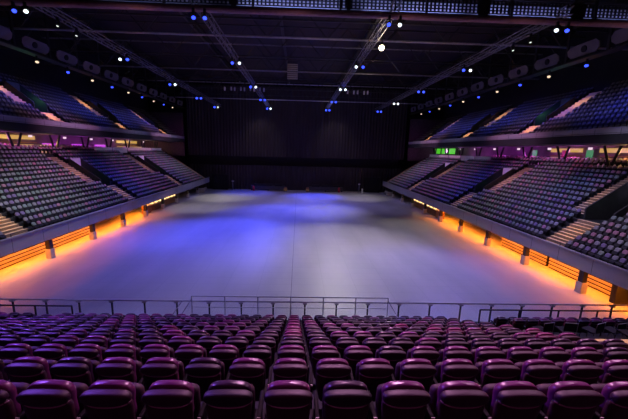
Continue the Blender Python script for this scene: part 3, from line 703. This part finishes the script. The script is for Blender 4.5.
# small things hung in the roof
for i in range(2):
    t = thing('vent_panel', (-0.55, 40.5, 19.6 - 0.95 * i), f'pale louvred panel hanging in the middle of the roof, {("upper", "lower")[i]} one', 'panel', 'pale hanging panels')
    bevbox(-0.62, 0.62, -0.06, 0.06, -0.38, 0.38, 0.02).build('board', M['pale'], t)
    c = MB()
    for k in range(3): c.box(-0.6, 0.6, -0.09, -0.062, -0.25 + 0.22 * k, -0.19 + 0.22 * k)
    c.build('louvre', M['darksteel'], t)
    MB().tube([(-0.5, 0, 0.38), (-0.5, 0, 0.56)], 0.02).tube([(0.5, 0, 0.38), (0.5, 0, 0.56)], 0.02).build('hanger', M['darksteel'], t)
for i in range(14):
    x = (-11.2 + 0.75 * i) if i < 9 else (8.0 + 0.8 * (i - 9))
    t = thing('chain_hoist', (x, 52.4 + (i % 2) * 1.2, 19.0 + (i % 2) * 0.25), f'small grey chain hoist in the roof, {nth(i + 1 if i < 9 else i - 8)} of the {"left" if i < 9 else "right"} group from the left', 'hoist', 'chain hoists')
    bevbox(-0.11, 0.11, -0.11, 0.11, -0.25, 0.3, 0.03).build('motor', M['steel'], t); MB().tube([(0, 0, 0.3), (0, 0, 5.5)], 0.015, 4).build('hanging_chain', M['darksteel'], t)

# ------------------------------------------------------------------ light
def spot(loc, aim, c, e, deg, blend=0.8, r=0.25):  # serves real lamps and added fills without a fixture
    l = bpy.data.lights.new('lamp_and_fill_light', 'SPOT'); l.energy = e; l.color = c; l.spot_size = math.radians(deg); l.spot_blend = blend; l.shadow_soft_size = r
    o = bpy.data.objects.new('lamp_and_fill_light', l); COL.objects.link(o); o.location = loc
    o.rotation_euler = (Vector(aim) - Vector(loc)).to_track_quat('-Z', 'Y').to_euler(); return o
def area(loc, aim, c, e, sx, sy, spread=180):
    l = bpy.data.lights.new('strip_light', 'AREA'); l.shape = 'RECTANGLE'; l.size = sx; l.size_y = sy; l.energy = e; l.color = c; l.spread = math.radians(spread)
    o = bpy.data.objects.new('strip_light', l); COL.objects.link(o); o.location = loc
    o.rotation_euler = (Vector(aim) - Vector(loc)).to_track_quat('-Z', 'Y').to_euler(); return o
def point(loc, c, e, r=0.3):
    l = bpy.data.lights.new('lamp_and_fill_light', 'POINT'); l.energy = e; l.color = c; l.shadow_soft_size = r
    o = bpy.data.objects.new('lamp_and_fill_light', l); COL.objects.link(o); o.location = loc; return o
BL, VI, WH, MG, OR = (0.05, 0.07, 1.0), (0.34, 0.29, 1.0), (1.0, 0.93, 0.84), (0.85, 0.14, 0.80), (1.0, 0.235, 0.008)
Z = 18.4
floor_lights = [
    ((-6.5, 36, Z), (-4, 34, 0), VI, 4200, 110), ((6.7, 36, Z), (6, 30, 0), VI, 4200, 110), ((-6.5, 62, Z), (-3, 62, 0), VI, 5200, 110), ((6.7, 62, Z), (4, 62, 0), VI, 5200, 110),
    ((6.7, 49.5, Z), (4, 33, 0), WH, 11000, 60), ((6.7, 36.3, Z), (5, 24, 0), WH, 3800, 80), ((18.3, 62, Z), (14, 70, 0), WH, 5000, 44), ((-18, 62, Z), (-15, 66, 0), WH, 8000, 46),
    ((-18, 49.5, Z), (-16, 55, 0), WH, 4500, 46), ((6.7, 62, Z), (6, 53, 0), WH, 5000, 44), ((18.3, 49.5, Z), (15, 40, 0), WH, 3500, 56),
    ((-6.5, 49.5, Z), (-9, 38, 0), BL, 30000, 58), ((-18, 36.3, Z), (-16, 37, 0), BL, 13000, 56), ((-6.5, 62, Z), (-3, 49, 0), BL, 26000, 62), ((-6.5, 36.3, Z), (-11, 26, 0), BL, 7000, 70),
    ((6.7, 74.6, Z), (4, 70, 0), BL, 34000, 46), ((6.7, 62, Z), (3, 56, 0), BL, 20000, 60), ((-6.5, 74.6, Z), (-11, 74, 0), BL, 14000, 46), ((18.3, 36.3, Z), (11, 23, 0), BL, 11000, 66),
    ((-18, 36.3, Z), (-14, 22, 0), VI, 5000, 90), ((18.3, 36.3, Z), (14, 24, 0), (0.6, 0.4, 0.85), 5000, 90), ((-6.5, 74.6, Z), (-6, 64, 0), (0.45, 0.42, 1), 2600, 80), ((6.7, 74.6, Z), (8, 64, 0), (0.5, 0.46, 1), 2600, 80), ((-18, 49.5, Z), (-17, 46, 0), VI, 3500, 80),
]
for a in floor_lights: spot(*a, 1.0)
for s in (-1, 1):
    # side stands
    for (y, c, e, dg) in ((24, WH if s < 0 else (0.75, 0.65, 1), 5500, 60), (31, (0.8, 0.85, 1) if s < 0 else (0.2, 0.25, 1), 7500, 46), (37, (0.9, 0.75, 0.95), 4500, 48), (46, BL, 8000, 46), (54, (0.8, 0.3, 0.9), 4500, 50), (64, VI, 6000, 55), (72, (1, 0.8, 0.9), 4500, 45)):
        spot((s * 15.0, y - 3, Z), (s * 25.5, y, 5), c, e, dg, 1.0)
    for k in range(-2, 10):
        y = 30.9 + 4.5 * k; warm = k % 2 == 1
        spot((s * 27.3, y, 18.2), (s * 31.5, y, 14.0), (1, 0.78, 0.5) if warm else BL, 150 if warm else 1600, 105, 1.0)
    for a, b in ulow + uupp: spot((s * 22, (a + b) / 2, 18.4), (s * (29 if (a, b) in ulow else 32.5), (a + b) / 2, 13 if (a, b) in ulow else 16.2), (1, 0.62, 0.26), 4500, 10, 0.6)  # warm spots added to brighten the upper stairs, no such lamps seen
    for a, b in low + upp: spot((s * 14, (a + b) / 2, 18.4), (s * (23.4 if (a, b) in low else 27.5), (a + b) / 2, 4 if (a, b) in low else 6.8), (1, 0.60, 0.26), 5000, 9, 0.6)  # same added warm spots for the lower stairs
    for y in (20, 25.5, 31, 36.5, 42): area((s * 22.5, y, 2.2), (s * 22.3, y, 0), OR, 210, 5.0, 0.25, 105); area((s * 22.7, y, 2.25), (s * 21.9, y, 0), (1.0, 0.22, 0.03), 120, 5.0, 0.2, 160)
    area((s * 23.0, 47, 2.4), (s * 22.7, 47, 0), OR, 260, 4.0, 0.3, 130)
    for y in (50, 56, 61): point((s * 23.8, y, 2.0), (1.0, 0.6, 0.2), 20)
    # fascias: spots added to brighten them
    for y in (24, 40, 56, 72):
        spot((s * 4, y, Z), (s * 21.2, y, 2.4), (0.24, 0.28, 1.0) if s < 0 else (0.42, 0.42, 0.9), 2400, 50); spot((-s * 6.7, y, Z), (s * 26.8, y, 9.8), (0.5, 0.52, 0.9), 9000, 17)
    # concourse
    for y, c, e in ((32, (1, 0.6, 0.15) if s > 0 else (0.8, 0.1, 0.9), 90), (38, (0.85, 0.15, 0.8), 90), (45, (0.8, 0.1, 0.9) if s > 0 else (1, 0.6, 0.15), 90), (52, (0.7, 0.08, 0.9), 110), (59, (0.7, 0.08, 0.9), 110), (66, (0.8, 0.2, 0.9), 100), (73, (1, 0.6, 0.3) if s < 0 else (0.7, 0.1, 0.8), 110)):
        point((s * 33.4, y, 10.5), c, e * 1.5)
    spot((s * 2, 66, 17.5), (s * 31.2, 66, 9.2), (0.95, 0.45, 0.85), 16000, 26); spot((s * 2, 40, 16.5), (s * 32, 40, 9.4), (0.95, 0.35, 0.8), 13000, 30)  # pink spots added to brighten parapet panels and club seats, no fixture
    spot((s * 20, 70, 18), (s * 30, 78.5, 10), (0.6, 0.15, 0.8), 500, 50)
    # far curtain
    spot((s * 9, 74.6, 18.5), (s * 9, 80.3, 11), (0.8, 0.65, 0.7), 420, 90); spot((s * 8, 72, 17), (s * 9, 80.3, 3), (0.7, 0.5, 0.8), 300, 80)
# near seats: added spots, most above the view with no fixture
spot((2.5, 14.5, 19.2), (3.5, 4.5, 6), (0.95, 0.42, 0.80), 8500, 58, 1.0)
spot((0, 24, 18.6), (2, 7, 4), (0.9, 0.3, 0.7), 2600, 70, 0.9)
spot((14, 15, 18.8), (9, 5, 6), (0.85, 0.45, 0.72), 3500, 70, 0.9)
spot((-16, 15, 18.8), (-8, 5, 6), (0.26, 0.09, 1.0), 15000, 66, 0.9)
for x in (-11, -3.7, 3.7, 11): spot((x, 8.5, 19), (x, 13.5, 3.25), (0.34, 0.36, 1.0), 3600, 27, 0.7, 0.1)  # unseen spots added to brighten the balustrade rail
spot((0, -7, 15), (0, 4, 6), (0.6, 0.10, 0.32), 320, 100, 0.9)  # weak fill added behind the camera to lift the seat backs
spot((12, 14, 18.8), (10.5, 9, 4.3), (1, 0.75, 0.55), 5000, 7, 0.6)  # narrow warm spot added to brighten the landing boards
# roof
point((7.4, 29.9, 18.6), (1, 0.8, 0.55), 160); point((10, 46, 19.5), (1, 0.8, 0.6), 120)
for x in (-22, -11, 0, 8, 16, 23): point((x, 23.0, 18.3), (0.95, 0.5, 0.6), 9)  # fill points added to brighten the catwalk's bottom pipe
for x, e in ((-0.3, 60), (8.2, 60), (16.3, 40), (23.2, 22), (-9.7, 8), (-20.7, 8)): area((x, 24.32, 19.62), (x, 24.8, 20.1), (0.30, 0.36, 1.0), e, 7.0, 0.1)
for x in (-12, 0, 12):
    for y in (36, 52, 70): point((x, y, 19.2), (0.9, 0.6, 0.7), 14)
for x in (-7, 7):
    point((x, 73.5, 20.3), (1, 0.85, 0.75), 50)
    for y in (49.5, 62, 73): point((x * 0.9, y, 18.7), (0.06, 0.09, 1), 60)

w = bpy.data.worlds.new('world'); S.world = w; w.use_nodes = True
w.node_tree.nodes['Background'].inputs[0].default_value = (0.35, 0.22, 0.5, 1); w.node_tree.nodes['Background'].inputs[1].default_value = 0.0
S.view_settings.view_transform = 'Standard'; S.view_settings.look = 'None'; S.view_settings.gamma = 1; S.view_settings.exposure = 0
